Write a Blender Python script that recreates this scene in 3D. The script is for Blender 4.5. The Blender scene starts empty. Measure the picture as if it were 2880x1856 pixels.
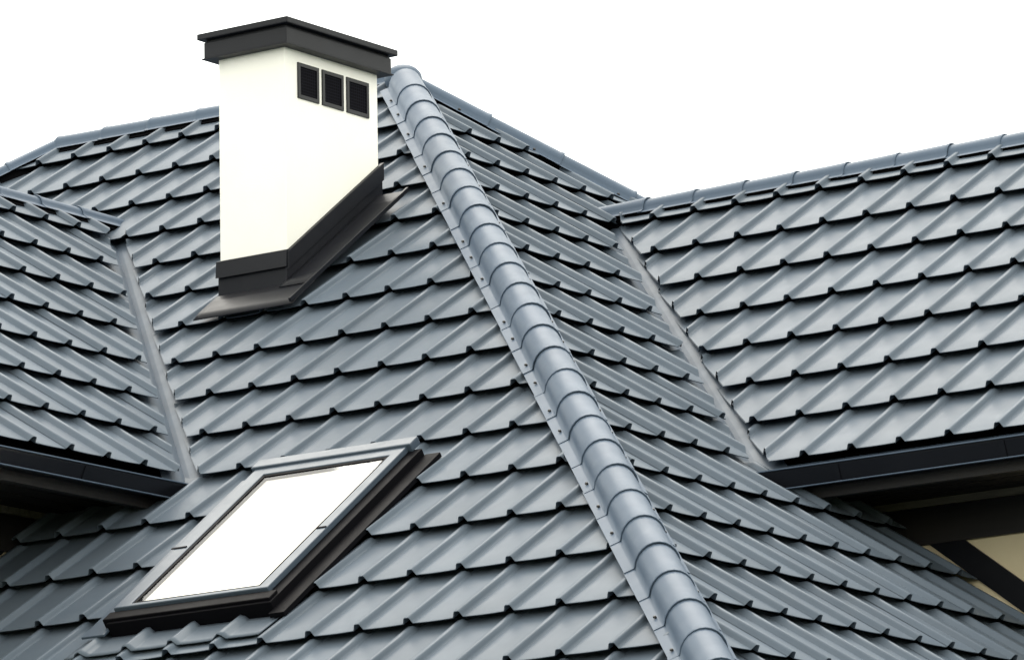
import bpy, bmesh, math, random
from mathutils import Vector, Matrix
R = math.radians
rnd = random.Random(7)
scene = bpy.context.scene
C = scene.collection

# ------------------------------------------------------------------ camera, sky, sun, exposure
CAM_POS = Vector((11.09304, -15.26491, -3.86450))
CAM_F = Vector((-0.57591639, 0.7925066, 0.20063301))
CAM_R = Vector((0.8066081, 0.59080256, -0.01832255))
CAM_U = Vector((0.13305523, -0.15127996, 0.97949511))
FPX = 16353.0                                   # focal length in photo pixels (2880 wide)
cd = bpy.data.cameras.new('camera'); cam = bpy.data.objects.new('camera', cd); C.objects.link(cam)
cd.sensor_width = 36.0; cd.lens = FPX / 2880 * 36.0
cd.clip_start = 0.1; cd.clip_end = 3000
cam.matrix_world = Matrix((
    (CAM_R.x, CAM_U.x, -CAM_F.x, CAM_POS.x), (CAM_R.y, CAM_U.y, -CAM_F.y, CAM_POS.y),
    (CAM_R.z, CAM_U.z, -CAM_F.z, CAM_POS.z), (0, 0, 0, 1)))
scene.camera = cam

SUN_EL, SUN_AZ = R(62), R(318)                  # azimuth measured clockwise from +Y
world = bpy.data.worlds.new('World'); scene.world = world; world.use_nodes = True
nt = world.node_tree; nt.nodes.clear()
out = nt.nodes.new('ShaderNodeOutputWorld')
sky = nt.nodes.new('ShaderNodeTexSky'); sky.sky_type = 'NISHITA'; sky.sun_disc = False
sky.sun_elevation = SUN_EL; sky.sun_rotation = SUN_AZ
b1 = nt.nodes.new('ShaderNodeBackground'); b1.inputs['Strength'].default_value = 0.05
b2 = nt.nodes.new('ShaderNodeBackground'); b2.inputs['Color'].default_value = (0.60, 0.555, 0.42, 1)
b2.inputs['Strength'].default_value = 1.0      # even bright overcast
ad = nt.nodes.new('ShaderNodeAddShader')
nt.links.new(sky.outputs[0], b1.inputs['Color'])
nt.links.new(b1.outputs[0], ad.inputs[0]); nt.links.new(b2.outputs[0], ad.inputs[1])
nt.links.new(ad.outputs[0], out.inputs['Surface'])

sl = bpy.data.lights.new('sun', 'SUN'); sl.energy = 0.6; sl.angle = R(40); sl.color = (1.0, 0.96, 0.88)
sun = bpy.data.objects.new('sun', sl); C.objects.link(sun)
sd = Vector((math.sin(SUN_AZ) * math.cos(SUN_EL), math.cos(SUN_AZ) * math.cos(SUN_EL), math.sin(SUN_EL)))
sun.rotation_euler = (-sd).to_track_quat('-Z', 'Y').to_euler()
sun.location = sd * 40
vs = scene.view_settings
vs.view_transform = 'Standard'; vs.look = 'None'; vs.exposure = 1.8; vs.gamma = 1.0; vs.use_curve_mapping = False

def px(p):                                      # photo pixel of a point: decides which tiles are in view
    d = Vector(p) - CAM_POS
    z = d.dot(CAM_F)
    return 1440 + FPX * d.dot(CAM_R) / z, 928 - FPX * d.dot(CAM_U) / z

# ------------------------------------------------------------------ materials
def newmat(name):
    m = bpy.data.materials.new(name); m.use_nodes = True
    t = m.node_tree; b = t.nodes['Principled BSDF']
    return m, t, b
def ramp(t, fac, pts):
    r = t.nodes.new('ShaderNodeValToRGB'); t.links.new(fac, r.inputs[0])
    e = r.color_ramp.elements
    e[0].position, e[0].color = pts[0]; e[1].position, e[1].color = pts[-1]
    for p, c in pts[1:-1]:
        x = e.new(p); x.color = c
    return r
def noise(t, scale, detail=4, rough=0.5, vec=None):
    n = t.nodes.new('ShaderNodeTexNoise'); n.inputs['Scale'].default_value = scale
    n.inputs['Detail'].default_value = detail; n.inputs['Roughness'].default_value = rough
    if vec is not None: t.links.new(vec, n.inputs['Vector'])
    return n
def worldpos(t):
    g = t.nodes.new('ShaderNodeNewGeometry'); return g.outputs['Position']
def g4(v, k=1.0): return (v[0] * k, v[1] * k, v[2] * k, 1)

def metal(name, col, rough, vary=0.10, bump=0.02, coat=0.0, dust=0.10, spec=0.5, ior=1.5):
    """painted sheet steel: slight tone drift from piece to piece, dust film, faint waviness"""
    m, t, b = newmat(name)
    pos = worldpos(t)
    n1 = noise(t, 2.3, 5, 0.6, pos); n2 = noise(t, 14, 4, 0.55, pos); n3 = noise(t, 9, 3, 0.5, pos)
    oi = t.nodes.new('ShaderNodeObjectInfo')
    base = ramp(t, n1.outputs[0], [(0.3, g4(col, 1 - vary)), (0.7, g4(col, 1 + vary))])
    mp = t.nodes.new('ShaderNodeMapRange'); t.links.new(oi.outputs['Random'], mp.inputs[0])
    mp.inputs[3].default_value = 1 - vary * 0.7; mp.inputs[4].default_value = 1 + vary * 0.7
    mul = t.nodes.new('ShaderNodeMix'); mul.data_type = 'RGBA'; mul.blend_type = 'MULTIPLY'; mul.inputs[0].default_value = 1
    t.links.new(base.outputs[0], mul.inputs[6]); t.links.new(mp.outputs[0], mul.inputs[7])
    d = t.nodes.new('ShaderNodeMix'); d.data_type = 'RGBA'
    dr = ramp(t, n2.outputs[0], [(0.42, (0, 0, 0, 1)), (0.72, (dust, dust, dust, 1))])
    t.links.new(dr.outputs[0], d.inputs[0]); t.links.new(mul.outputs[2], d.inputs[6])
    d.inputs[7].default_value = (0.30, 0.29, 0.27, 1)
    t.links.new(d.outputs[2], b.inputs['Base Color'])
    rr = t.nodes.new('ShaderNodeMapRange'); t.links.new(n2.outputs[0], rr.inputs[0])
    rr.inputs[1].default_value = 0.3; rr.inputs[2].default_value = 0.7
    rr.inputs[3].default_value = rough - 0.03; rr.inputs[4].default_value = rough + 0.05
    t.links.new(rr.outputs[0], b.inputs['Roughness'])
    b.inputs['IOR'].default_value = ior; b.inputs['Specular IOR Level'].default_value = spec
    b.inputs['Coat Weight'].default_value = coat; b.inputs['Coat Roughness'].default_value = 0.10
    bp = t.nodes.new('ShaderNodeBump'); bp.inputs['Strength'].default_value = bump * 6; bp.inputs['Distance'].default_value = 0.004
    t.links.new(n3.outputs[0], bp.inputs['Height']); t.links.new(bp.outputs[0], b.inputs['Normal'])
    return m

M = {}
M['tile'] = metal('tile_metal', (0.092, 0.116, 0.150), 0.42, 0.07, 0.0010, dust=0.03, spec=0.07, coat=0.03)
M['cap'] = metal('ridge_metal', (0.078, 0.107, 0.154), 0.42, 0.05, 0.0010, dust=0.02, spec=0.08, coat=0.02)
M['valley'] = metal('valley_metal', (0.080, 0.104, 0.140), 0.45, 0.06, 0.003, dust=0.0, spec=0.1)
M['flash'] = metal('flashing_metal', (0.011, 0.012, 0.0165), 0.40, 0.12, 0.003, dust=0.006, spec=0.15)
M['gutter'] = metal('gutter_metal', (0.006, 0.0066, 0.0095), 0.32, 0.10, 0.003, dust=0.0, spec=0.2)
M['sash'] = metal('sash_metal', (0.055, 0.075, 0.105), 0.34, 0.04, 0.002, dust=0.0, spec=0.25)
M['seal_shade'] = metal('seal_and_shade', (0.0025, 0.0025, 0.004), 0.6, 0.1, 0.002, dust=0.0, spec=0.06)  # black for rubber seals, and for shade painted into the skylight side channel
M['under'] = metal('underlay_felt', (0.004, 0.004, 0.005), 0.9, 0.1, 0.01, dust=0.0, spec=0.05)
M['screw'] = metal('screw_metal', (0.015, 0.015, 0.017), 0.5, 0.1, 0.01)

def plaster(name, col, dirt):
    m, t, b = newmat(name)
    pos = worldpos(t)
    n = noise(t, 3.0, 6, 0.6, pos); f = noise(t, 220, 3, 0.6, pos)
    r = ramp(t, n.outputs[0], [(0.3, g4(dirt)), (0.62, g4(col))])
    t.links.new(r.outputs[0], b.inputs['Base Color']); b.inputs['Roughness'].default_value = 0.85
    bp = t.nodes.new('ShaderNodeBump'); bp.inputs['Strength'].default_value = 0.25; bp.inputs['Distance'].default_value = 0.002
    t.links.new(f.outputs[0], bp.inputs['Height']); t.links.new(bp.outputs[0], b.inputs['Normal'])
    return m
M['white'] = plaster('white_plaster', (0.90, 0.892, 0.86), (0.87, 0.86, 0.82))
M['cream'] = plaster('cream_plaster', (0.68, 0.58, 0.40), (0.60, 0.50, 0.34))

def timber(name, col):
    m, t, b = newmat(name)
    tc = t.nodes.new('ShaderNodeTexCoord'); mp = t.nodes.new('ShaderNodeMapping')
    mp.inputs['Scale'].default_value = (1, 14, 14); t.links.new(tc.outputs['Object'], mp.inputs[0])
    n = noise(t, 4, 6, 0.65, mp.outputs[0])
    r = ramp(t, n.outputs[0], [(0.3, g4(col, 0.6)), (0.7, g4(col, 1.3))])
    t.links.new(r.outputs[0], b.inputs['Base Color']); b.inputs['Roughness'].default_value = 0.6
    return m
M['timber'] = timber('dark_timber', (0.008, 0.006, 0.006))
M['trim'] = timber('trim_board', (0.16, 0.14, 0.11))

def simple(name, col, rough):
    m, t, b = newmat(name)
    n = noise(t, 12, 4, 0.6, worldpos(t))
    r = ramp(t, n.outputs[0], [(0.3, g4(col, 0.9)), (0.7, g4(col, 1.06))])
    t.links.new(r.outputs[0], b.inputs['Base Color']); b.inputs['Roughness'].default_value = rough
    return m
M['backing'] = simple('white_backing', (0.86, 0.85, 0.80), 0.8)
M['dark'] = simple('dark_void', (0.006, 0.006, 0.008), 0.9)

m, t, b = newmat('window_glass')
t.nodes.remove(b)
tr = t.nodes.new('ShaderNodeBsdfTransparent'); gl = t.nodes.new('ShaderNodeBsdfGlossy'); gl.inputs['Roughness'].default_value = 0.02
fr = t.nodes.new('ShaderNodeFresnel'); fr.inputs[0].default_value = 1.5
mx = t.nodes.new('ShaderNodeMixShader')
gg = t.nodes.new('ShaderNodeNewGeometry'); ml = t.nodes.new('ShaderNodeMath'); ml.operation = 'MULTIPLY_ADD'
ml.inputs[1].default_value = -1; ml.inputs[2].default_value = 1; t.links.new(gg.outputs['Backfacing'], ml.inputs[0])
m2 = t.nodes.new('ShaderNodeMath'); m2.operation = 'MULTIPLY'; t.links.new(ml.outputs[0], m2.inputs[0]); t.links.new(fr.outputs[0], m2.inputs[1])
t.links.new(m2.outputs[0], mx.inputs[0]); t.links.new(tr.outputs[0], mx.inputs[1]); t.links.new(gl.outputs[0], mx.inputs[2])
t.links.new(mx.outputs[0], t.nodes['Material Output'].inputs['Surface'])
M['glass'] = m

m, t, b = newmat('vent_mesh')               # woven wire: dark holes between thin wires
tc = t.nodes.new('ShaderNodeTexCoord')
ck = t.nodes.new('ShaderNodeTexBrick'); ck.inputs['Scale'].default_value = 90; ck.offset = 0
ck.inputs['Brick Width'].default_value = 1; ck.inputs['Row Height'].default_value = 1; ck.inputs['Mortar Size'].default_value = 0.12
ck.inputs['Color1'].default_value = ck.inputs['Color2'].default_value = (0.0008, 0.0008, 0.002, 1); ck.inputs['Mortar'].default_value = (0.008, 0.008, 0.013, 1)
mpn = t.nodes.new('ShaderNodeMapping'); mpn.inputs['Rotation'].default_value = (0, R(90), 0)
t.links.new(tc.outputs['Object'], mpn.inputs[0]); t.links.new(mpn.outputs[0], ck.inputs['Vector'])
t.links.new(ck.outputs['Color'], b.inputs['Base Color']); b.inputs['Roughness'].default_value = 0.8; b.inputs['Specular IOR Level'].default_value = 0.05
M['vent'] = m

m, t, b = newmat('grass')
n = noise(t, 0.6, 8, 0.7, worldpos(t)); n2 = noise(t, 30, 4, 0.7, worldpos(t))
r = ramp(t, n.outputs[0], [(0.3, (0.030, 0.045, 0.016, 1)), (0.7, (0.065, 0.085, 0.032, 1))])
t.links.new(r.outputs[0], b.inputs['Base Color']); b.inputs['Roughness'].default_value = 0.9
bp = t.nodes.new('ShaderNodeBump'); t.links.new(n2.outputs[0], bp.inputs['Height']); bp.inputs['Distance'].default_value = 0.05
t.links.new(bp.outputs[0], b.inputs['Normal'])
M['grass'] = m

# ------------------------------------------------------------------ mesh helpers
def mesh_obj(name, verts, faces, mat, parent=None, smooth=None, label=None):
    me = bpy.data.meshes.new(name); me.from_pydata([tuple(v) for v in verts], [], faces); me.update()
    me.materials.append(M[mat])
    if smooth:
        for i in smooth: me.polygons[i].use_smooth = True
    o = bpy.data.objects.new(name, me); C.objects.link(o); o.parent = parent
    if label: o['label'] = label
    return o
def bm_obj(name, bm, mat, parent=None, label=None, smooth_angle=None, bevel=0.0):
    if bevel:
        bmesh.ops.bevel(bm, geom=bm.edges[:], offset=bevel, segments=2, profile=0.6, affect='EDGES')
    bmesh.ops.recalc_face_normals(bm, faces=bm.faces[:])
    me = bpy.data.meshes.new(name); bm.to_mesh(me); bm.free(); me.materials.append(M[mat])
    o = bpy.data.objects.new(name, me); C.objects.link(o); o.parent = parent
    if label: o['label'] = label
    return o
def add_hexa(bm, p):                             # 8 points: bottom 4 (ccw), top 4
    v = [bm.verts.new(x) for x in p]
    for f in ((3, 2, 1, 0), (4, 5, 6, 7), (0, 1, 5, 4), (1, 2, 6, 5), (2, 3, 7, 6), (3, 0, 4, 7)):
        bm.faces.new([v[i] for i in f])
def box(name, lo, hi, mat, parent=None, label=None, bevel=0.0):
    bm = bmesh.new()
    x0, y0, z0 = lo; x1, y1, z1 = hi
    add_hexa(bm, [(x0, y0, z0), (x1, y0, z0), (x1, y1, z0), (x0, y1, z0), (x0, y0, z1), (x1, y0, z1), (x1, y1, z1), (x0, y1, z1)])
    return bm_obj(name, bm, mat, parent, label, bevel=bevel)
def prism(name, poly, vec, mat, parent=None, label=None, bevel=0.0):    # polygon of 3-D points pushed along vec
    bm = bmesh.new(); vec = Vector(vec)
    a = [bm.verts.new(Vector(p)) for p in poly]; c = [bm.verts.new(Vector(p) + vec) for p in poly]
    n = len(poly)
    bm.faces.new(a[::-1]); bm.faces.new(c)
    for i in range(n): bm.faces.new((a[i], a[(i + 1) % n], c[(i + 1) % n], c[i]))
    return bm_obj(name, bm, mat, parent, label, bevel=bevel)
def ring_box(name, frame, u0, u1, v0, v1, wid, h0, h1, mat, parent, bevel=0.003, wids=None):
    """rectangular frame (four sides, one connected mesh) in a slope's own axes"""
    wl, wr, wt, wb = wids or (wid,) * 4
    bm = bmesh.new()
    outer = [(u0, v0), (u1, v0), (u1, v1), (u0, v1)]; inner = [(u0 + wl, v0 + wt), (u1 - wr, v0 + wt), (u1 - wr, v1 - wb), (u0 + wl, v1 - wb)]
    L = []
    for h in (h0, h1):
        L.append([[bm.verts.new(frame(u, v, h)) for u, v in q] for q in (outer, inner)])
    for i in range(4):
        j = (i + 1) % 4
        bm.faces.new((L[1][0][i], L[1][0][j], L[1][1][j], L[1][1][i]))
        bm.faces.new((L[0][0][j], L[0][0][i], L[0][1][i], L[0][1][j]))
        bm.faces.new((L[0][0][i], L[0][0][j], L[1][0][j], L[1][0][i]))
        bm.faces.new((L[0][1][j], L[0][1][i], L[1][1][i], L[1][1][j]))
    return bm_obj(name, bm, mat, parent, bevel=bevel)

# ------------------------------------------------------------------ roof geometry (metres; fitted slopes all of one pitch)
T = 0.74616; CO = 1 / math.sqrt(1 + T * T); SI = T * CO
W = 0.183; S = 0.32665                           # wave width, course length
RIB = 0.0195; STEP = 0.032; DEL = RIB + STEP
GROUND = -5.55
EAVE_X, EAVE_Y = 3.46, -3.42
class Slope: pass
def slope(name, O, ax, ay):
    s = Slope(); s.name = name
    s.eu = Vector(ax); s.ev = Vector(ay); s.n = s.ev.cross(s.eu)
    s.O = Vector(O) - s.n * DEL                  # nominal sheet plane under the wave tops
    s.at = lambda u, v, h=0.0: s.O + s.eu * u + s.ev * v + s.n * h
    s.mat = Matrix(((s.eu.x, s.ev.x, s.n.x, 0), (s.eu.y, s.ev.y, s.n.y, 0), (s.eu.z, s.ev.z, s.n.z, 0), (0, 0, 0, 1)))
    return s
AX, AV = (1, 0, 0), (0, -CO, -SI)
BX, BV = (0, 1, 0), (CO, 0, -SI)
SA = slope('A', (1.11589, -0.53344, -0.29234), AX, AV)
SB = slope('B', (-1.51847, -1.44271, 1.26676), BX, BV)
SC = slope('C', (-0.25814, 1.99606, 0.85993), AX, AV)
SD = slope('D', (-2.84248, 0.46888, 1.08529), BX, BV)
ZA = lambda x, y: 0.1057 + T * y                 # wave-top planes
ZB = lambda x, y: 0.1337 - T * x
ZC = lambda x, y: -0.6295 + T * y
ZD = lambda x, y: -1.0357 - T * x
RY, RZ = 1.992, ZA(0, 1.992)                       # main ridge
APX = (0.1337 - RZ) / T                          # apex x
RXL = -3.66                                      # far end of the main ridge
CRY, CRZ = 2.112, ZC(0, 2.112)
DRX, DRZ = -2.735, ZD(-2.735, 0)
C_EAVE = SC.O.y - 7 * S * CO; D_EAVE = SD.O.x + 8 * S * CO
HIP = APX + RY                                   # x + y on the hip
VAD = (-1.0357 - 0.1057) / T                     # x + y on the valley between A and D
VBC = (0.1337 + 0.6295) / T
CWALL, DWALL = 0.70, -1.29
C_END, D_END = 4.2, -4.2

house = bpy.data.objects.new('house', None); C.objects.link(house)
house.location = (0, 0, GROUND)
house['label'] = 'house with grey-blue metal tile hip roof, white chimney and skylight'
house['category'] = 'house'
INV = Matrix.Translation((0, 0, -GROUND))
def under_house(o):
    o.parent = house; o.matrix_parent_inverse = INV
    return o

# --- one metal tile: flat pan, round rib, open raised lower edge
RW = 0.037
def prof(u):
    """u from -RW/2: rib centred at 0, then a slightly dished pan"""
    a = u + RW / 2
    if a >= RW: return pan(u)
    if a < 0.014: x = (0.014 - a) / 0.014                # left shoulder
    elif a < 0.028: x = 0                                # crest
    else: x = (a - 0.028) / (RW - 0.028)                 # steep right flank
    return RIB * (0.5 + 0.5 * math.cos(math.pi * x)) ** 0.75
def pan(u):
    k = (u - RW / 2) / (W - RW)
    return -0.0014 * math.sin(math.pi * k)
US = [-RW / 2 + q for q in (0, 0.0035, 0.007, 0.0105, 0.014, 0.021, 0.028, 0.031, 0.034, 0.037)] + [RW / 2 + 0.0025] + [RW / 2 + (W - RW) * k / 5 for k in range(1, 5)] + [W - RW / 2 - 0.0025, W - RW / 2]
TH = 0.0032
def tile_bm():
    bm = bmesh.new()
    rows = []
    for v in (-S - 0.08, -S - 0.03, -S - 0.004, -S * 0.5, -0.006, 0.0):
        drop = 0.0018 if v == 0.0 else 0.0
        tp = 0.1 if v < -S - 0.01 else 1.0     # the rib dies out under the course above
        rows.append([bm.verts.new((u, v, prof(u) * (tp if abs(u) < RW / 2 else 1) + STEP * (1 + v / S) - drop)) for u in US])
    for a, c in zip(rows, rows[1:]):
        for i in range(len(US) - 1):
            f = bm.faces.new((a[i], c[i], c[i + 1], a[i + 1])); f.smooth = True
    lo = rows[-1]
    lip0 = [bm.verts.new(v.co.copy()) for v in lo]
    lip1 = [bm.verts.new(v.co + Vector((0, -0.002, -TH))) for v in lo]
    for i in range(len(US) - 1):
        bm.faces.new((lip0[i], lip1[i], lip1[i + 1], lip0[i + 1]))
    back = [bm.verts.new(v.co + Vector((0, 0, -TH))) for v in rows[0]]
    for i in range(len(US) - 1):
        f = bm.faces.new((lip1[i], back[i], back[i + 1], lip1[i + 1])); f.smooth = True
    return bm
bm = tile_bm(); TILE = bpy.data.meshes.new('tile'); bm.to_mesh(TILE); bm.free(); TILE.materials.append(M['tile'])

def corner_pts(s, r, k):
    u0, u1 = k * W - RW / 2, (k + 1) * W - RW / 2
    return [s.at(u, v, 0) for u in (u0, u1) for v in ((r - 1) * S, r * S)]

def lay_tiles(s, part, rows, cols, planes, hidden=None, limit=1500):
    """planes(r, k, centre) -> list of (a, b, c): keep a*x + b*y <= c, or None to leave the tile out"""
    rest_v, rest_f, n = [], [], 0
    for r in rows:
        for k in cols:
            pts = corner_pts(s, r, k); cen = sum(pts, Vector()) / 4
            X, Y = px(cen)
            if X < -limit or X > 2880 + limit or Y > 1856 + limit: continue
            pl = planes(r, k, cen)
            if pl is None: continue
            cut = False; skip = False
            for a, b_, c_ in pl:
                d = [a * p.x + b_ * p.y - c_ for p in pts]
                if min(d) >= -0.035: skip = True; break
                if max(d) > 0: cut = True
            if skip: continue
            off = s.at(k * W, r * S, 0)
            jit = rnd.uniform(-0.0012, 0.0012)
            mw = Matrix.Translation(off + s.n * jit) @ s.mat @ Matrix.Rotation(rnd.uniform(-0.0016, 0.0016), 4, 'X')
            if cut:
                bm = tile_bm()
                inv = mw.inverted(); i3 = mw.to_3x3()
                for a, b_, c_ in pl:
                    nn = Vector((a, b_, 0)); co = nn * (c_ / nn.length_squared)
                    bmesh.ops.bisect_plane(bm, geom=bm.verts[:] + bm.edges[:] + bm.faces[:], plane_co=inv @ co,
                                           plane_no=(i3.transposed() @ nn).normalized(), clear_outer=True)
                if len(bm.faces) < 3: bm.free(); continue
                me = bpy.data.meshes.new('tile'); bm.to_mesh(me); bm.free(); me.materials.append(M['tile'])
            else:
                me = TILE
            inview = -70 < X < 2950 and -70 < Y < 1930 and not (hidden and hidden(cen, X, Y))
            if inview:
                o = bpy.data.objects.new('tile', me); C.objects.link(o)
                o.parent = part; o.matrix_parent_inverse = Matrix.Identity(4)
                o.matrix_basis = mw
                n += 1
            else:
                base = len(rest_v)
                rest_v += [mw @ v.co for v in me.vertices]
                rest_f += [[base + i for i in p.vertices] for p in me.polygons]
    if rest_v:
        o = mesh_obj('tile_field', rest_v, rest_f, 'tile', part, smooth=range(len(rest_f)))
        o['kind'] = 'stuff'
    print('tiles', s.name, n)

def deck(name, s_n, poly, label):
    """roof boarding under the tiles; its object is the slope that the tiles hang on"""
    n = Vector(s_n)
    pts = [Vector(p) - n * (DEL + 0.014) for p in poly]
    o = prism(name, pts, -n * 0.03, 'under', None, label)
    return under_house(o)

nA = Vector((0, -SI, CO)); nB = Vector((SI, 0, CO)); nE = Vector((0, SI, CO)); nH = Vector((-SI, 0, CO))
zE = lambda y: RZ - T * (y - RY)
low = EAVE_Y; dl = RY - low
# front slope A: apex, far ridge end, down to the eaves
dA = deck('roof_slope', nA, [(APX, RY, RZ), (RXL, RY, RZ), (RXL - dl, low, RZ - T * dl), (APX + dl, low, RZ - T * dl)],
          'broad front roof slope with the chimney and skylight')
dB = deck('roof_slope', nB, [(APX, RY, RZ), (APX + dl, low, RZ - T * dl), (APX + dl, RY + dl, RZ - T * dl)],
          'hip end roof slope between the hip ridge and the side wing')
deck('roof_slope', nE, [(RXL, RY, RZ), (APX, RY, RZ), (APX + dl, RY + dl, RZ - T * dl), (RXL - dl, RY + dl, RZ - T * dl)], 'rear roof slope')
deck('roof_slope', nH, [(RXL, RY, RZ), (RXL - dl, RY + dl, RZ - T * dl), (RXL - dl, low, RZ - T * dl)], 'far hip end roof slope')
xv = VBC - CRY                                   # where the wing ridge meets slope B
dC = deck('roof_slope', nA, [(xv, CRY, CRZ), (VBC - C_EAVE, C_EAVE + 0.02, ZC(0, C_EAVE + 0.02)), (C_END, C_EAVE + 0.02, ZC(0, C_EAVE + 0.02)), (C_END, CRY, CRZ)],
          'side wing roof slope with gutter, beyond the hip end')
cE2 = 2 * CRY - C_EAVE
deck('roof_slope', nE, [(xv, CRY, CRZ), (C_END, CRY, CRZ), (C_END, cE2, ZC(0, C_EAVE)), (VBC - C_EAVE, cE2, ZC(0, C_EAVE))], 'rear slope of the side wing')
yv = VAD - DRX
dD = deck('roof_slope', nB, [(DRX, yv, DRZ), (DRX, D_END, DRZ), (D_EAVE - 0.02, D_END, ZD(D_EAVE - 0.02, 0)), (D_EAVE - 0.02, VAD - D_EAVE, ZD(D_EAVE - 0.02, 0))],
          'front wing roof slope ending in a gutter below the valley')
dE2 = 2 * DRX - D_EAVE
deck('roof_slope', nH, [(DRX, yv, DRZ), (dE2, VAD - D_EAVE, ZD(D_EAVE, 0)), (dE2, D_END, ZD(D_EAVE, 0)), (DRX, D_END, DRZ)], 'outer slope of the front wing')

GAP = 0.030
CH = dict(x0=-1.552, x1=-1.252, y0=0.388, y1=0.925)          # chimney footprint
SKU0, SKU1, SKV0, SKV1 = -1.475, -0.755, 0.462, 1.478         # skylight in slope A axes, from the fitted wave origin
def pl_A(r, k, c):
    p = [(0, 1, RY - 0.03), (1, 1, HIP - 0.05), (-1, 1, RY - RXL - 0.05), (0, -1, -EAVE_Y)]
    if c.y > yv - 0.02 and c.x < DRX + 0.12: pass
    elif c.x < DRX: p.append((1, -1, 2 * DRX - VAD - GAP * 1.41))
    elif r <= 1 and c.y > -0.85: p.append((-1, -1, -VAD - GAP * 1.41))
    else: p.append((-1, 0, -DWALL + 0.01))
    u, v = c.x - SA.O.x, (c - SA.O).dot(SA.ev)
    if SKU0 + 0.11 < u < SKU1 - 0.11 and SKV0 + 0.18 < v < SKV1 - 0.18: return None
    if CH['x0'] + .09 < c.x < CH['x1'] - .09 and CH['y0'] + .13 < c.y < CH['y1'] - .13: return None
    return p
def pl_B(r, k, c):
    p = [(-1, -1, -HIP - 0.05), (-1, 1, RY - APX - 0.05), (1, 0, EAVE_X)]
    if c.x < xv - 0.02: pass
    elif c.y > CRY + 0.1: return None
    elif c.x < VBC - C_EAVE + 0.02: p.append((1, 1, VBC - GAP * 1.41))
    else: p.append((0, 1, CWALL + 0.01))
    return p
def pl_C(r, k, c):
    return [(-1, -1, -VBC - GAP * 1.41), (0, 1, CRY - 0.03), (1, 0, C_END)]
def pl_D(r, k, c):
    return [(1, 1, VAD - GAP * 1.41), (-1, 0, -DRX - 0.03), (0, -1, -D_END)]
hidA = lambda c, X, Y: (640 < X < 1030 and 160 < Y < 520) or (c.x < -1.2 and X < 250 and Y > 1330 and Y < 1500)
lay_tiles(SA, dA, range(-9, 12), range(-60, 20), pl_A, hidA)
lay_tiles(SB, dB, range(0, 21), range(-12, 40), pl_B)
lay_tiles(SC, dC, range(0, 8), range(-6, 26), pl_C)
lay_tiles(SD, dD, range(1, 9), range(-28, 8), pl_D)

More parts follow.
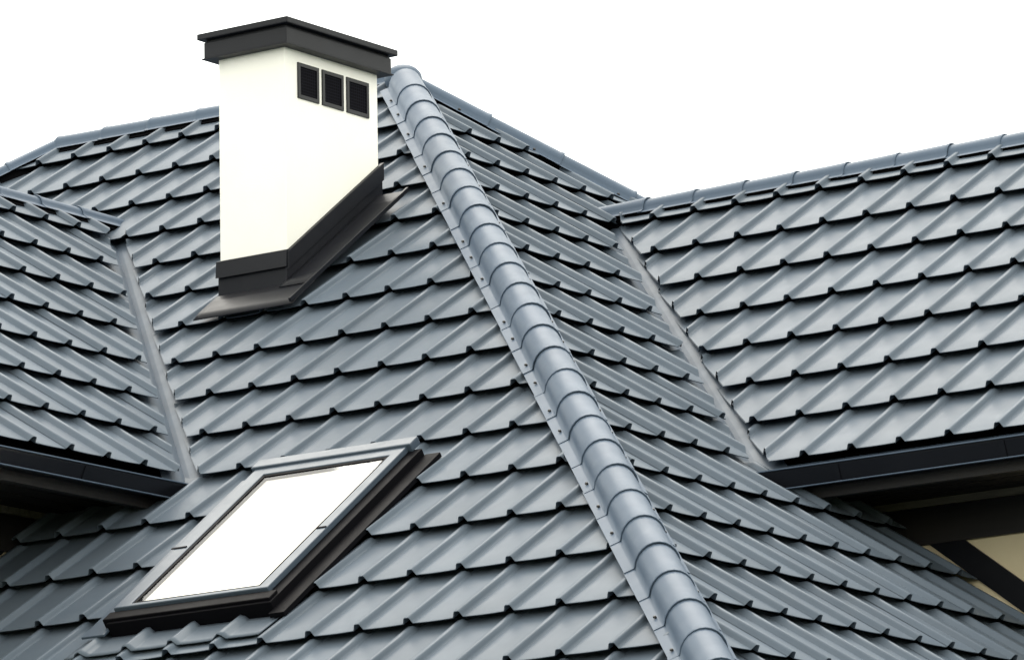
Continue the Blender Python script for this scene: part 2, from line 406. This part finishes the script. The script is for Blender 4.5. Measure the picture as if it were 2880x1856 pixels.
# ------------------------------------------------------------------ ridge and hip caps
def cap_run(P0, P1, n1, n2, seg, label, screws=True, crest=0.046, r=0.067, fl=0.097, mat='cap', sink=0.006):
    """half-round capping from the top P0 to P1; segments overlap like fish scales. n1, n2: normals of the two slopes"""
    P0, P1 = Vector(P0) - Vector((0, 0, sink)), Vector(P1) - Vector((0, 0, sink)); d = (P1 - P0).normalized(); Ltot = (P1 - P0).length
    up = Vector((0, 0, 1)); L = d.cross(up).normalized(); N = L.cross(d).normalized()
    def m_of(n): return abs(n.dot(L) / n.dot(N))
    m = m_of(n1)
    cnt = max(1, round(Ltot / seg)); seg = Ltot / cnt
    root = bpy.data.objects.new('ridge_cap', None); C.objects.link(root); root['label'] = label
    root.location = P0; under_house(root)
    def section(scale, lift):
        pts = []
        b0 = -m * (r + 0.004)
        pts.append((-fl, -m * fl + 0.003 + lift)); pts.append((-r - 0.006, -m * (r + 0.006) + 0.004 + lift))
        K = 12
        for i in range(K + 1):
            a = math.pi * (1 - i / K)
            pts.append(((r + scale) * math.cos(a), b0 + 0.006 + lift + (crest - b0 + scale) * math.sin(a) ** 0.92))
        pts.append((r + 0.006, -m * (r + 0.006) + 0.004 + lift)); pts.append((fl, -m * fl + 0.003 + lift))
        return pts
    def seg_mesh():
        vs_, fs, sm = [], [], []
        st = [(-0.02, -0.0022, 0.0), (seg * 0.5, -0.0008, 0.001), (seg - 0.016, 0.0005, 0.002), (seg - 0.010, 0.0022, 0.0025), (seg - 0.004, 0.0024, 0.0025), (seg, 0.0014, 0.0025)]
        np_ = len(section(0, 0))
        for dd, sc, li in st:
            for a, b_ in section(sc, li): vs_.append(d * dd + L * a + N * b_)
        for q in range(len(st) - 1):
            for i in range(np_ - 1):
                fs.append((q * np_ + i, (q + 1) * np_ + i, (q + 1) * np_ + i + 1, q * np_ + i + 1)); sm.append(len(fs) - 1)
        base = len(vs_)
        sec = section(0.0014, 0.0025); inn = [(a * 0.955, b_ - 0.004) for a, b_ in sec]
        for a, b_ in sec: vs_.append(d * seg + L * a + N * b_)
        for a, b_ in inn: vs_.append(d * (seg - 0.001) + L * a + N * b_)
        for i in range(np_ - 1): fs.append((base + i, base + np_ + i, base + np_ + i + 1, base + i + 1))
        me = bpy.data.meshes.new('cap_segment'); me.from_pydata([tuple(v) for v in vs_], [], fs); me.update(); me.materials.append(M[mat])
        for i in sm: me.polygons[i].use_smooth = True
        return me
    me = seg_mesh()
    # boarding that closes the run under the capping
    q = fl - 0.034; top_ = [(-q, -m * q - 0.001), (0, crest - 0.012), (q, -m * q - 0.001), (q + 0.012, -m * (q + 0.012) - 0.052), (-q - 0.012, -m * (q + 0.012) - 0.052)]
    rb = prism('ridge_board', [d * -0.01 + L * a + N * b_ for a, b_ in top_], d * Ltot, 'under', root)
    sv, sf = [], []
    for i in range(cnt):
        o = bpy.data.objects.new('cap_segment', me); C.objects.link(o); o.parent = root
        o.location = d * (i * seg) + L * rnd.uniform(-0.0012, 0.0012) + N * rnd.uniform(-0.0008, 0.0008)
        if screws:
            for sgn in (-1, 1):
                if rnd.random() < 0.62:
                    a = sgn * (fl - 0.017); q = d * ((i + rnd.uniform(0.55, 0.8)) * seg) + L * a + N * (-m * abs(a) + 0.007)
                    b_ = len(sv); nn = N
                    for h_, rr in ((0, 0.0058), (0.004, 0.0058), (0.0065, 0.003)):
                        for j in range(6): sv.append(q + nn * h_ + (d * math.cos(j * 1.0472) + L * math.sin(j * 1.0472)) * rr)
                    for w_ in (0, 6):
                        for j in range(6): sf.append((b_ + w_ + j, b_ + w_ + (j + 1) % 6, b_ + w_ + 6 + (j + 1) % 6, b_ + w_ + 6 + j))
                    sf.append(tuple(b_ + 12 + j for j in range(6)))
    if sv:
        so = mesh_obj('screws', sv, sf, 'screw', root); so['kind'] = 'stuff'
    return root

zA = lambda d_: RZ - T * d_
e = 0.115
cap_run((APX + e, RY - e, RZ - T * e), (APX + dl, low, RZ - T * dl), nA, nB, 0.252, 'half-round capping down the long hip between the front slope and the hip end')
cap_run((APX + 0.04, RY + 0.04, RZ - T * 0.04), (APX + 3.0, RY + 3.0, RZ - T * 3.0), nE, nB, 0.32, 'half-round capping along the rear hip against the sky', crest=0.030, r=0.052, fl=0.076, sink=0.032)
cap_run((APX - 0.02, RY, RZ), (RXL, RY, RZ), nA, nE, 0.235, 'half-round capping along the main ridge behind the chimney', screws=False, crest=0.014, r=0.046, fl=0.062, sink=0.020)
cap_run((RXL, RY, RZ), (RXL - 2.6, RY - 2.6, RZ - T * 2.6), nA, nH, 0.25, 'half-round capping at the far end of the main ridge', screws=False, crest=0.014, r=0.046, fl=0.062, sink=0.020)
cap_run((xv - 0.02, CRY, CRZ), (C_END, CRY, CRZ), nA, nE, 0.222, 'half-round capping along the side wing ridge', screws=False, crest=0.014, r=0.046, fl=0.062, sink=0.020)
cap_run((DRX, yv + 0.02, DRZ), (DRX, D_END, DRZ), nB, nH, 0.235, 'half-round capping along the front wing ridge', screws=False, crest=0.006, r=0.038, fl=0.060, sink=0.020)
# the piece that closes the apex where ridge and hips meet
bm = bmesh.new()
bmesh.ops.create_uvsphere(bm, u_segments=24, v_segments=12, radius=1.0)
for v in bm.verts:
    v.co = Vector((v.co.x * 0.073, v.co.y * 0.073, v.co.z * 0.056)) + Vector((APX + 0.06, RY - 0.06, RZ - 0.06))
for f in bm.faces: f.smooth = True
under_house(bm_obj('apex_cap', bm, 'cap', None))

# ------------------------------------------------------------------ valley sheets
def valley(P0, P1, eA, eB, nA_, nB_, label):
    """V-shaped sheet: eA / eB point from the valley line up each slope (in the plan, along the course direction)"""
    P0, P1 = Vector(P0), Vector(P1)
    d = (P1 - P0).normalized()
    lift = -0.007
    vs_, fs = [], []
    def cross(P):
        P = P - Vector((0, 0, (DEL) / CO)) 
        a = eA - d * eA.dot(d); a.normalize(); b_ = eB - d * eB.dot(d); b_.normalize()
        w1 = 0.095
        return [P + a * w1 + nA_ * (lift + 0.0005), P + a * (w1 - 0.012) + nA_ * lift, P + a * 0.012 + nA_ * lift, P + (nA_ + nB_) * (lift * 0.75),
                P + b_ * 0.012 + nB_ * lift, P + b_ * (w1 - 0.012) + nB_ * lift, P + b_ * w1 + nB_ * (lift + 0.0005)]
    N_ = 9
    for i in range(N_ + 1):
        for q in cross(P0.lerp(P1, i / N_)): vs_.append(q)
    for i in range(N_):
        for j in range(6): fs.append((i * 7 + j, i * 7 + j + 1, (i + 1) * 7 + j + 1, (i + 1) * 7 + j))
    o = mesh_obj('valley_sheet', vs_, fs, 'valley', None, label=label)
    sm_ = o.modifiers.new('thick', 'SOLIDIFY'); sm_.thickness = 0.003; sm_.offset = -1
    return under_house(o)
xe = D_EAVE + 0.035
valley((DRX, yv, DRZ), (xe, VAD - xe, ZD(xe, 0)), Vector((1, 0, 0)), Vector((0, -1, 0)), nA, nB, 'metal valley sheet between the front wing and the main slope')
ye = C_EAVE - 0.035
valley((xv, CRY, CRZ), (VBC - ye, ye, ZC(0, ye)), Vector((1, 0, 0)), Vector((0, -1, 0)), nA, nB, 'metal valley sheet between the hip end and the side wing')

# ------------------------------------------------------------------ chimney
def part(name, label=None, loc=(0, 0, 0)):
    o = bpy.data.objects.new(name, None); C.objects.link(o); o.location = loc
    if label: o['label'] = label
    return under_house(o)
ch = part('chimney', 'white rendered chimney with dark metal cap and three vents')
x0, x1, y0, y1 = CH['x0'], CH['x1'], CH['y0'], CH['y1']
CT = 1.262
box('stack', (x0, y0, ZA(0, y0) - 0.35), (x1, y1, CT), 'white', ch, bevel=0.004)
def capbox(o_, z0, z1, name, bev=0.003): return box(name, (x0 - o_, y0 - o_, z0), (x1 + o_, y1 + o_, z1), 'flash', ch, bevel=bev)
capbox(0.043, 1.250, 1.2545, 'drip_flange', 0.001)
capbox(0.037, 1.2545, 1.313, 'cap_fascia')
capbox(0.030, 1.313, 1.321, 'cap_neck', 0.001)
capbox(0.055, 1.321, 1.344, 'cap_plate', 0.004)
for ya, yb in ((0.456, 0.582), (0.596, 0.724), (0.738, 0.872)):
    zt, zb = 1.208, 1.078; ya += 0.002; yb -= 0.002
    fx = x1
    fr_ = lambda u, v, h: Vector((fx + h, u, v))
    ring_box('vent_frame', fr_, ya, yb, zb, zt, 0.014, -0.002, 0.005, 'gutter', ch, bevel=0.001)
    box('vent_screen', (fx - 0.002, ya + 0.013, zb + 0.013), (fx + 0.002, yb - 0.013, zt - 0.013), 'vent', ch)
# flashing round the chimney foot
zf = ZA(0, y0)
prism('counter_flashing', [(x0 - 0.006, y0 - 0.0, zf + 0.075), (x0 - 0.006, y0 - 0.014, zf + 0.060), (x0 - 0.006, y0 - 0.020, zf + 0.058), (x0 - 0.006, y0 - 0.016, zf + 0.118), (x0 - 0.006, y0 - 0.0, zf + 0.124)],
      (x1 - x0 + 0.018, 0, 0), 'flash', ch, 'narrow sill flashing across the chimney front')
prism('front_upstand', [(x0 - 0.003, y0 + 0.01, zf - 0.04), (x0 - 0.003, y0 - 0.008, zf - 0.04), (x0 - 0.003, y0 - 0.007, zf + 0.08), (x0 - 0.003, y0 + 0.01, zf + 0.08)],
      (x1 - x0 + 0.010, 0, 0), 'flash', ch)
# side: two upstands following the slope
def side_band(name, h0, h1, out, label=None):
    ya, yb = y0 - 0.012, y1 + 0.012
    prism(name, [(x1 + 0.0005, ya, ZA(0, ya) + h0), (x1 + 0.0005, yb, ZA(0, yb) + h0), (x1 + 0.0005, yb, ZA(0, yb) + h1), (x1 + 0.0005, ya, ZA(0, ya) + h1)],
          (out, 0, 0), 'flash', ch, label, bevel=0.0015)
side_band('side_upstand', -0.05, 0.058, 0.008)
side_band('side_counter_flashing', 0.058, 0.122, 0.016, 'sloping counter flashing along the chimney side')
# aprons laid over the tile waves
def sheet_on_slope(name, s, u0, u1, v0, v1, h, mat, parent, follow=0.0, nu=24, nv=4, thick=0.003, edge=0.0, label=None):
    vs_, fs = [], []
    for j in range(nv + 1):
        for i in range(nu + 1):
            u = u0 + (u1 - u0) * i / nu; v = v0 + (v1 - v0) * j / nv
            k = (u + RW / 2) % W - RW / 2
            r = (v % S) / S
            hh = h + follow * (prof(k) + STEP * r - DEL)
            if j == nv: hh -= edge
            vs_.append(s.at(u, v, hh))
    for j in range(nv):
        for i in range(nu):
            a = j * (nu + 1) + i; fs.append((a, a + nu + 1, a + nu + 2, a + 1))
    o = mesh_obj(name, vs_, fs, mat, parent, smooth=range(len(fs)), label=label)
    mo = o.modifiers.new('thick', 'SOLIDIFY'); mo.thickness = thick; mo.offset = 1
    return o
ua = lambda x: x - SA.O.x
va = lambda y: (SA.O.y - y) / CO
sheet_on_slope('front_apron', SA, ua(x0 + 0.008), ua(-1.10), va(y0 + 0.005), va(0.258), DEL + 0.008, 'flash', ch, edge=0.006, label='dark metal apron below the chimney')
sheet_on_slope('side_apron', SA, ua(x1 + 0.004), ua(-1.110), va(y1 + 0.02), va(y0 - 0.012), DEL + 0.012, 'flash', ch, nu=6, nv=8, label='dark metal gutter beside the chimney')
prism('apron_fold', [SA.at(ua(-1.110), va(y1 + 0.02), DEL + 0.012), SA.at(ua(-1.100), va(y1 + 0.02), DEL + 0.012), SA.at(ua(-1.100), va(y1 + 0.02), DEL + 0.026), SA.at(ua(-1.110), va(y1 + 0.02), DEL + 0.026)],
      SA.ev * (va(0.258) - va(y1 + 0.02)), 'flash', ch)

# ------------------------------------------------------------------ skylight on slope A
sk = part('skylight', 'skylight with white blind behind glass in a grey metal frame')
fA = SA.at
off = 0.0
HB = DEL + 0.012
ring_box('kerb_frame', fA, SKU0 + 0.045, SKU1 - 0.03, SKV0 + 0.035, SKV1 - 0.02, 0.05, 0.0, DEL + 0.026, 'seal_shade', sk, bevel=0.003)
gu0, gu1, gv0, gv1 = -1.368, -0.872, 0.562, 1.372
ring_box('sash_frame', fA, gu0 - 0.066, gu1 + 0.044, gv0 - 0.061, gv1 + 0.022, 0.06, DEL + 0.026, DEL + 0.046, 'sash', sk, bevel=0.004, wids=(0.062, 0.040, 0.057, 0.018))
ring_box('glazing_bead', fA, gu0 - 0.0045, gu1 + 0.0045, gv0 - 0.0045, gv1 + 0.0045, 0.012, DEL + 0.027, DEL + 0.043, 'seal_shade', sk, bevel=0.001)
def slab(name, u0, u1, v0, v1, h0, h1, mat, parent, label=None, bevel=0.0):
    bm = bmesh.new()
    add_hexa(bm, [fA(u, v, h) for h in (h0, h1) for u, v in ((u0, v0), (u1, v0), (u1, v1), (u0, v1))])
    return bm_obj(name, bm, mat, parent, label, bevel=bevel)
slab('glass_pane', gu0 + .001, gu1 - .001, gv0 + .001, gv1 - .001, DEL + 0.036, DEL + 0.040, 'glass', sk)
slab('backing_panel', gu0 - 0.002, gu1 + 0.002, gv0 - 0.002, gv1 + 0.002, DEL + 0.018, DEL + 0.026, 'backing', sk, 'plain white blind filling the skylight')  # white panel behind the glass makes the pane read white
slab('top_hood', gu0 - 0.082, gu1 + 0.060, gv0 - 0.105, gv0 - 0.050, DEL + 0.024, DEL + 0.054, 'sash', sk, bevel=0.006)
slab('bottom_cladding', gu0 - 0.080, gu1 + 0.080, gv1 + 0.026, gv1 + 0.075, DEL + 0.004, DEL + 0.036, 'seal_shade', sk, bevel=0.004)
# clips that join the side covers
for u, uw in ((gu0 - 0.074, 0.060), (gu1 + 0.006, 0.036)):
    slab('cover_clip', u, u + uw, 1.02, 1.028, DEL + 0.0455, DEL + 0.049, 'seal_shade', sk, bevel=0.001)
# flat side flashings and the dressed apron under the sill
slab('side_flashing', SKU0 - 0.045, SKU0 + 0.046, SKV0 + 0.03, SKV1 + 0.01, DEL - 0.002, DEL + 0.006, 'sash', sk, bevel=0.002)
slab('side_channel', SKU1 - 0.031, SKU1 + 0.028, SKV0 + 0.03, SKV1 + 0.01, DEL - 0.014, DEL + 0.002, 'seal_shade', sk, bevel=0.002)  # channel as a flat slab, its deep shade put into the black colour
sheet_on_slope('sill_apron', SA, SKU0 - 0.05, -0.762, SKV1 - 0.02, SKV1 + 0.115, DEL + 0.010, 'tile', sk, follow=0.92, nu=60, nv=6, thick=0.003, label='thin metal apron dressed over the tile waves below the skylight')

# ------------------------------------------------------------------ eaves of the two wings
def eaves(axis, e0, e1, edge, top, bot, wall_at, label):
    """axis 'x': the eave runs along X at y = edge (slope C); axis 'y': along Y at x = edge (slope D). outward = away from the wall"""
    root = part('eaves', label)
    sg = -1 if axis == 'x' else 1
    def P(a, o_, z): return (a, edge + sg * o_, z) if axis == 'x' else (edge + sg * o_, a, z)
    def run(name, sec, mat, a0=e0, a1=e1, lab=None, bevel=0.0):
        vec = Vector(P(a1, 0, 0)) - Vector(P(a0, 0, 0))
        return prism(name, [P(a0, o_, z) for o_, z in sec], vec, mat, root, lab, bevel)
    H = top - bot
    # trough: open box with rolled front lip, lip and lower strip in lighter metal
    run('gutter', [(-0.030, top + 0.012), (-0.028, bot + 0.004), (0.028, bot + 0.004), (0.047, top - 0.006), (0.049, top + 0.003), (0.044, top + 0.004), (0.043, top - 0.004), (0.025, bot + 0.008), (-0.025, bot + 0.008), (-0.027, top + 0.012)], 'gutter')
    run('gutter_lip', [(0.043, top + 0.0015), (0.0535, top + 0.0015), (0.0535, top + 0.0055), (0.043, top + 0.0055)], 'cap', bevel=0.001)
    run('gutter_highlight', [(0.029, bot - 0.001), (0.041, bot - 0.001), (0.041, bot + 0.0025), (0.029, bot + 0.0025)], 'cap', bevel=0.0008)  # lighter strip: highlight along the gutter foot put into the colour
    run('drip_edge', [(-0.035, top + 0.030), (-0.006, top + 0.017), (-0.004, top + 0.004), (-0.008, top + 0.004), (-0.010, top + 0.014), (-0.035, top + 0.026)], 'cap')
    run('fascia_board', [(-0.055, bot - 0.030), (-0.031, bot - 0.030), (-0.031, top + 0.020), (-0.055, top + 0.030)], 'timber')
    a = e0 + 0.35
    while a < e1 - 0.1:
        run('gutter_strap', [(0.0292, bot + 0.0035), (0.0325, bot + 0.0035), (0.0525, top - 0.003), (0.0478, top - 0.003)], 'gutter', a, a + 0.022)
        a += 0.62
    dist = abs(wall_at - edge)
    # soffit boards, side by side
    nb = 5; z1 = bot + 0.012
    for i in range(nb):
        a = -0.056 - (dist - 0.056) * i / nb; b_ = -0.056 - (dist - 0.056) * (i + 1) / nb + 0.006
        run('soffit_board', [(a, z1), (b_, z1), (b_, z1 + 0.018), (a, z1 + 0.018)], 'timber')
    run('trim_board', [(-dist + 0.001, z1 - 0.002), (-dist + 0.024, z1 - 0.002), (-dist + 0.024, z1 - 0.026), (-dist + 0.001, z1 - 0.026)], 'trim')
    run('dark_wall_strip', [(-dist + 0.001, z1 - 0.028), (-dist + 0.016, z1 - 0.028), (-dist + 0.016, z1 - 0.150), (-dist + 0.001, z1 - 0.150)], 'timber')  # dark strip along the wall top, below the trim
    return root
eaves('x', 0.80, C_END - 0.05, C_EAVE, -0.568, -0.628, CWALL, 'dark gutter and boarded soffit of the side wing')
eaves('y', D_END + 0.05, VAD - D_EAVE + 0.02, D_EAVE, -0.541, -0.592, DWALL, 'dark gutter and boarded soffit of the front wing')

# wing and main walls
cY2 = 2 * CRY - CWALL; dX2 = 2 * DRX - DWALL
def wall(name, lo, hi, label): return under_house(box(name, lo, hi, 'cream', None, label))
wall('wall', (0.6, CWALL, GROUND), (C_END - 0.4, cY2, -0.63), 'cream wall of the side wing')
wall('wall', (dX2, D_END + 0.4, GROUND), (DWALL, -0.5, -0.60), 'cream wall of the front wing')
wall('wall', (-7.2, EAVE_Y + 0.55, GROUND), (EAVE_X - 0.55, 6.4, -2.42), 'cream wall below the main eaves')
# gable ends of the wings
prism('gable', [(C_END - 0.4, CWALL, -0.64), (C_END - 0.4, cY2, -0.64), (C_END - 0.4, cY2, ZC(0, CWALL) - .12), (C_END - 0.4, CRY, CRZ - .14), (C_END - 0.4, CWALL, ZC(0, CWALL) - .12)], (-0.2, 0, 0), 'cream', None).name
prism_o = bpy.data.objects['gable']; under_house(prism_o)
g2 = prism('gable', [(DWALL, D_END + 0.4, -0.61), (dX2, D_END + 0.4, -0.61), (dX2, D_END + 0.4, ZD(DWALL, 0) - .12), (DRX, D_END + 0.4, DRZ - .14), (DWALL, D_END + 0.4, ZD(DWALL, 0) - .12)], (0, 0.2, 0), 'cream', None)
under_house(g2)
# flashing bands where the wing walls stand on the roof
xa, xb = 0.85, 3.3
under_house(prism('wall_flashing', [(xa, CWALL - 0.001, ZB(xa, 0) - 0.03), (xb, CWALL - 0.001, ZB(xb, 0) - 0.03), (xb, CWALL - 0.001, ZB(xb, 0) + 0.072), (xa, CWALL - 0.001, ZB(xa, 0) + 0.072)], (0, -0.010, 0), 'gutter', None, 'dark flashing band along the foot of the side wing wall'))
ya, yb = -0.62, -3.3
under_house(prism('wall_flashing', [(DWALL + 0.001, ya, ZA(0, ya) - 0.03), (DWALL + 0.001, yb, ZA(0, yb) - 0.03), (DWALL + 0.001, yb, ZA(0, yb) + 0.072), (DWALL + 0.001, ya, ZA(0, ya) + 0.072)], (0.010, 0, 0), 'gutter', None, 'dark flashing band along the foot of the front wing wall'))

# ------------------------------------------------------------------ ground
bm = bmesh.new()
g = 28
for i in range(g + 1):
    for j in range(g + 1):
        f = lambda q: math.copysign(abs(q) ** 2.2, q) * 900
        bm.verts.new((f(2 * i / g - 1), f(2 * j / g - 1), GROUND))
bm.verts.ensure_lookup_table()
for i in range(g):
    for j in range(g):
        bm.faces.new([bm.verts[i * (g + 1) + j], bm.verts[(i + 1) * (g + 1) + j], bm.verts[(i + 1) * (g + 1) + j + 1], bm.verts[i * (g + 1) + j + 1]])
gr = bm_obj('ground', bm, 'grass'); gr['kind'] = 'structure'
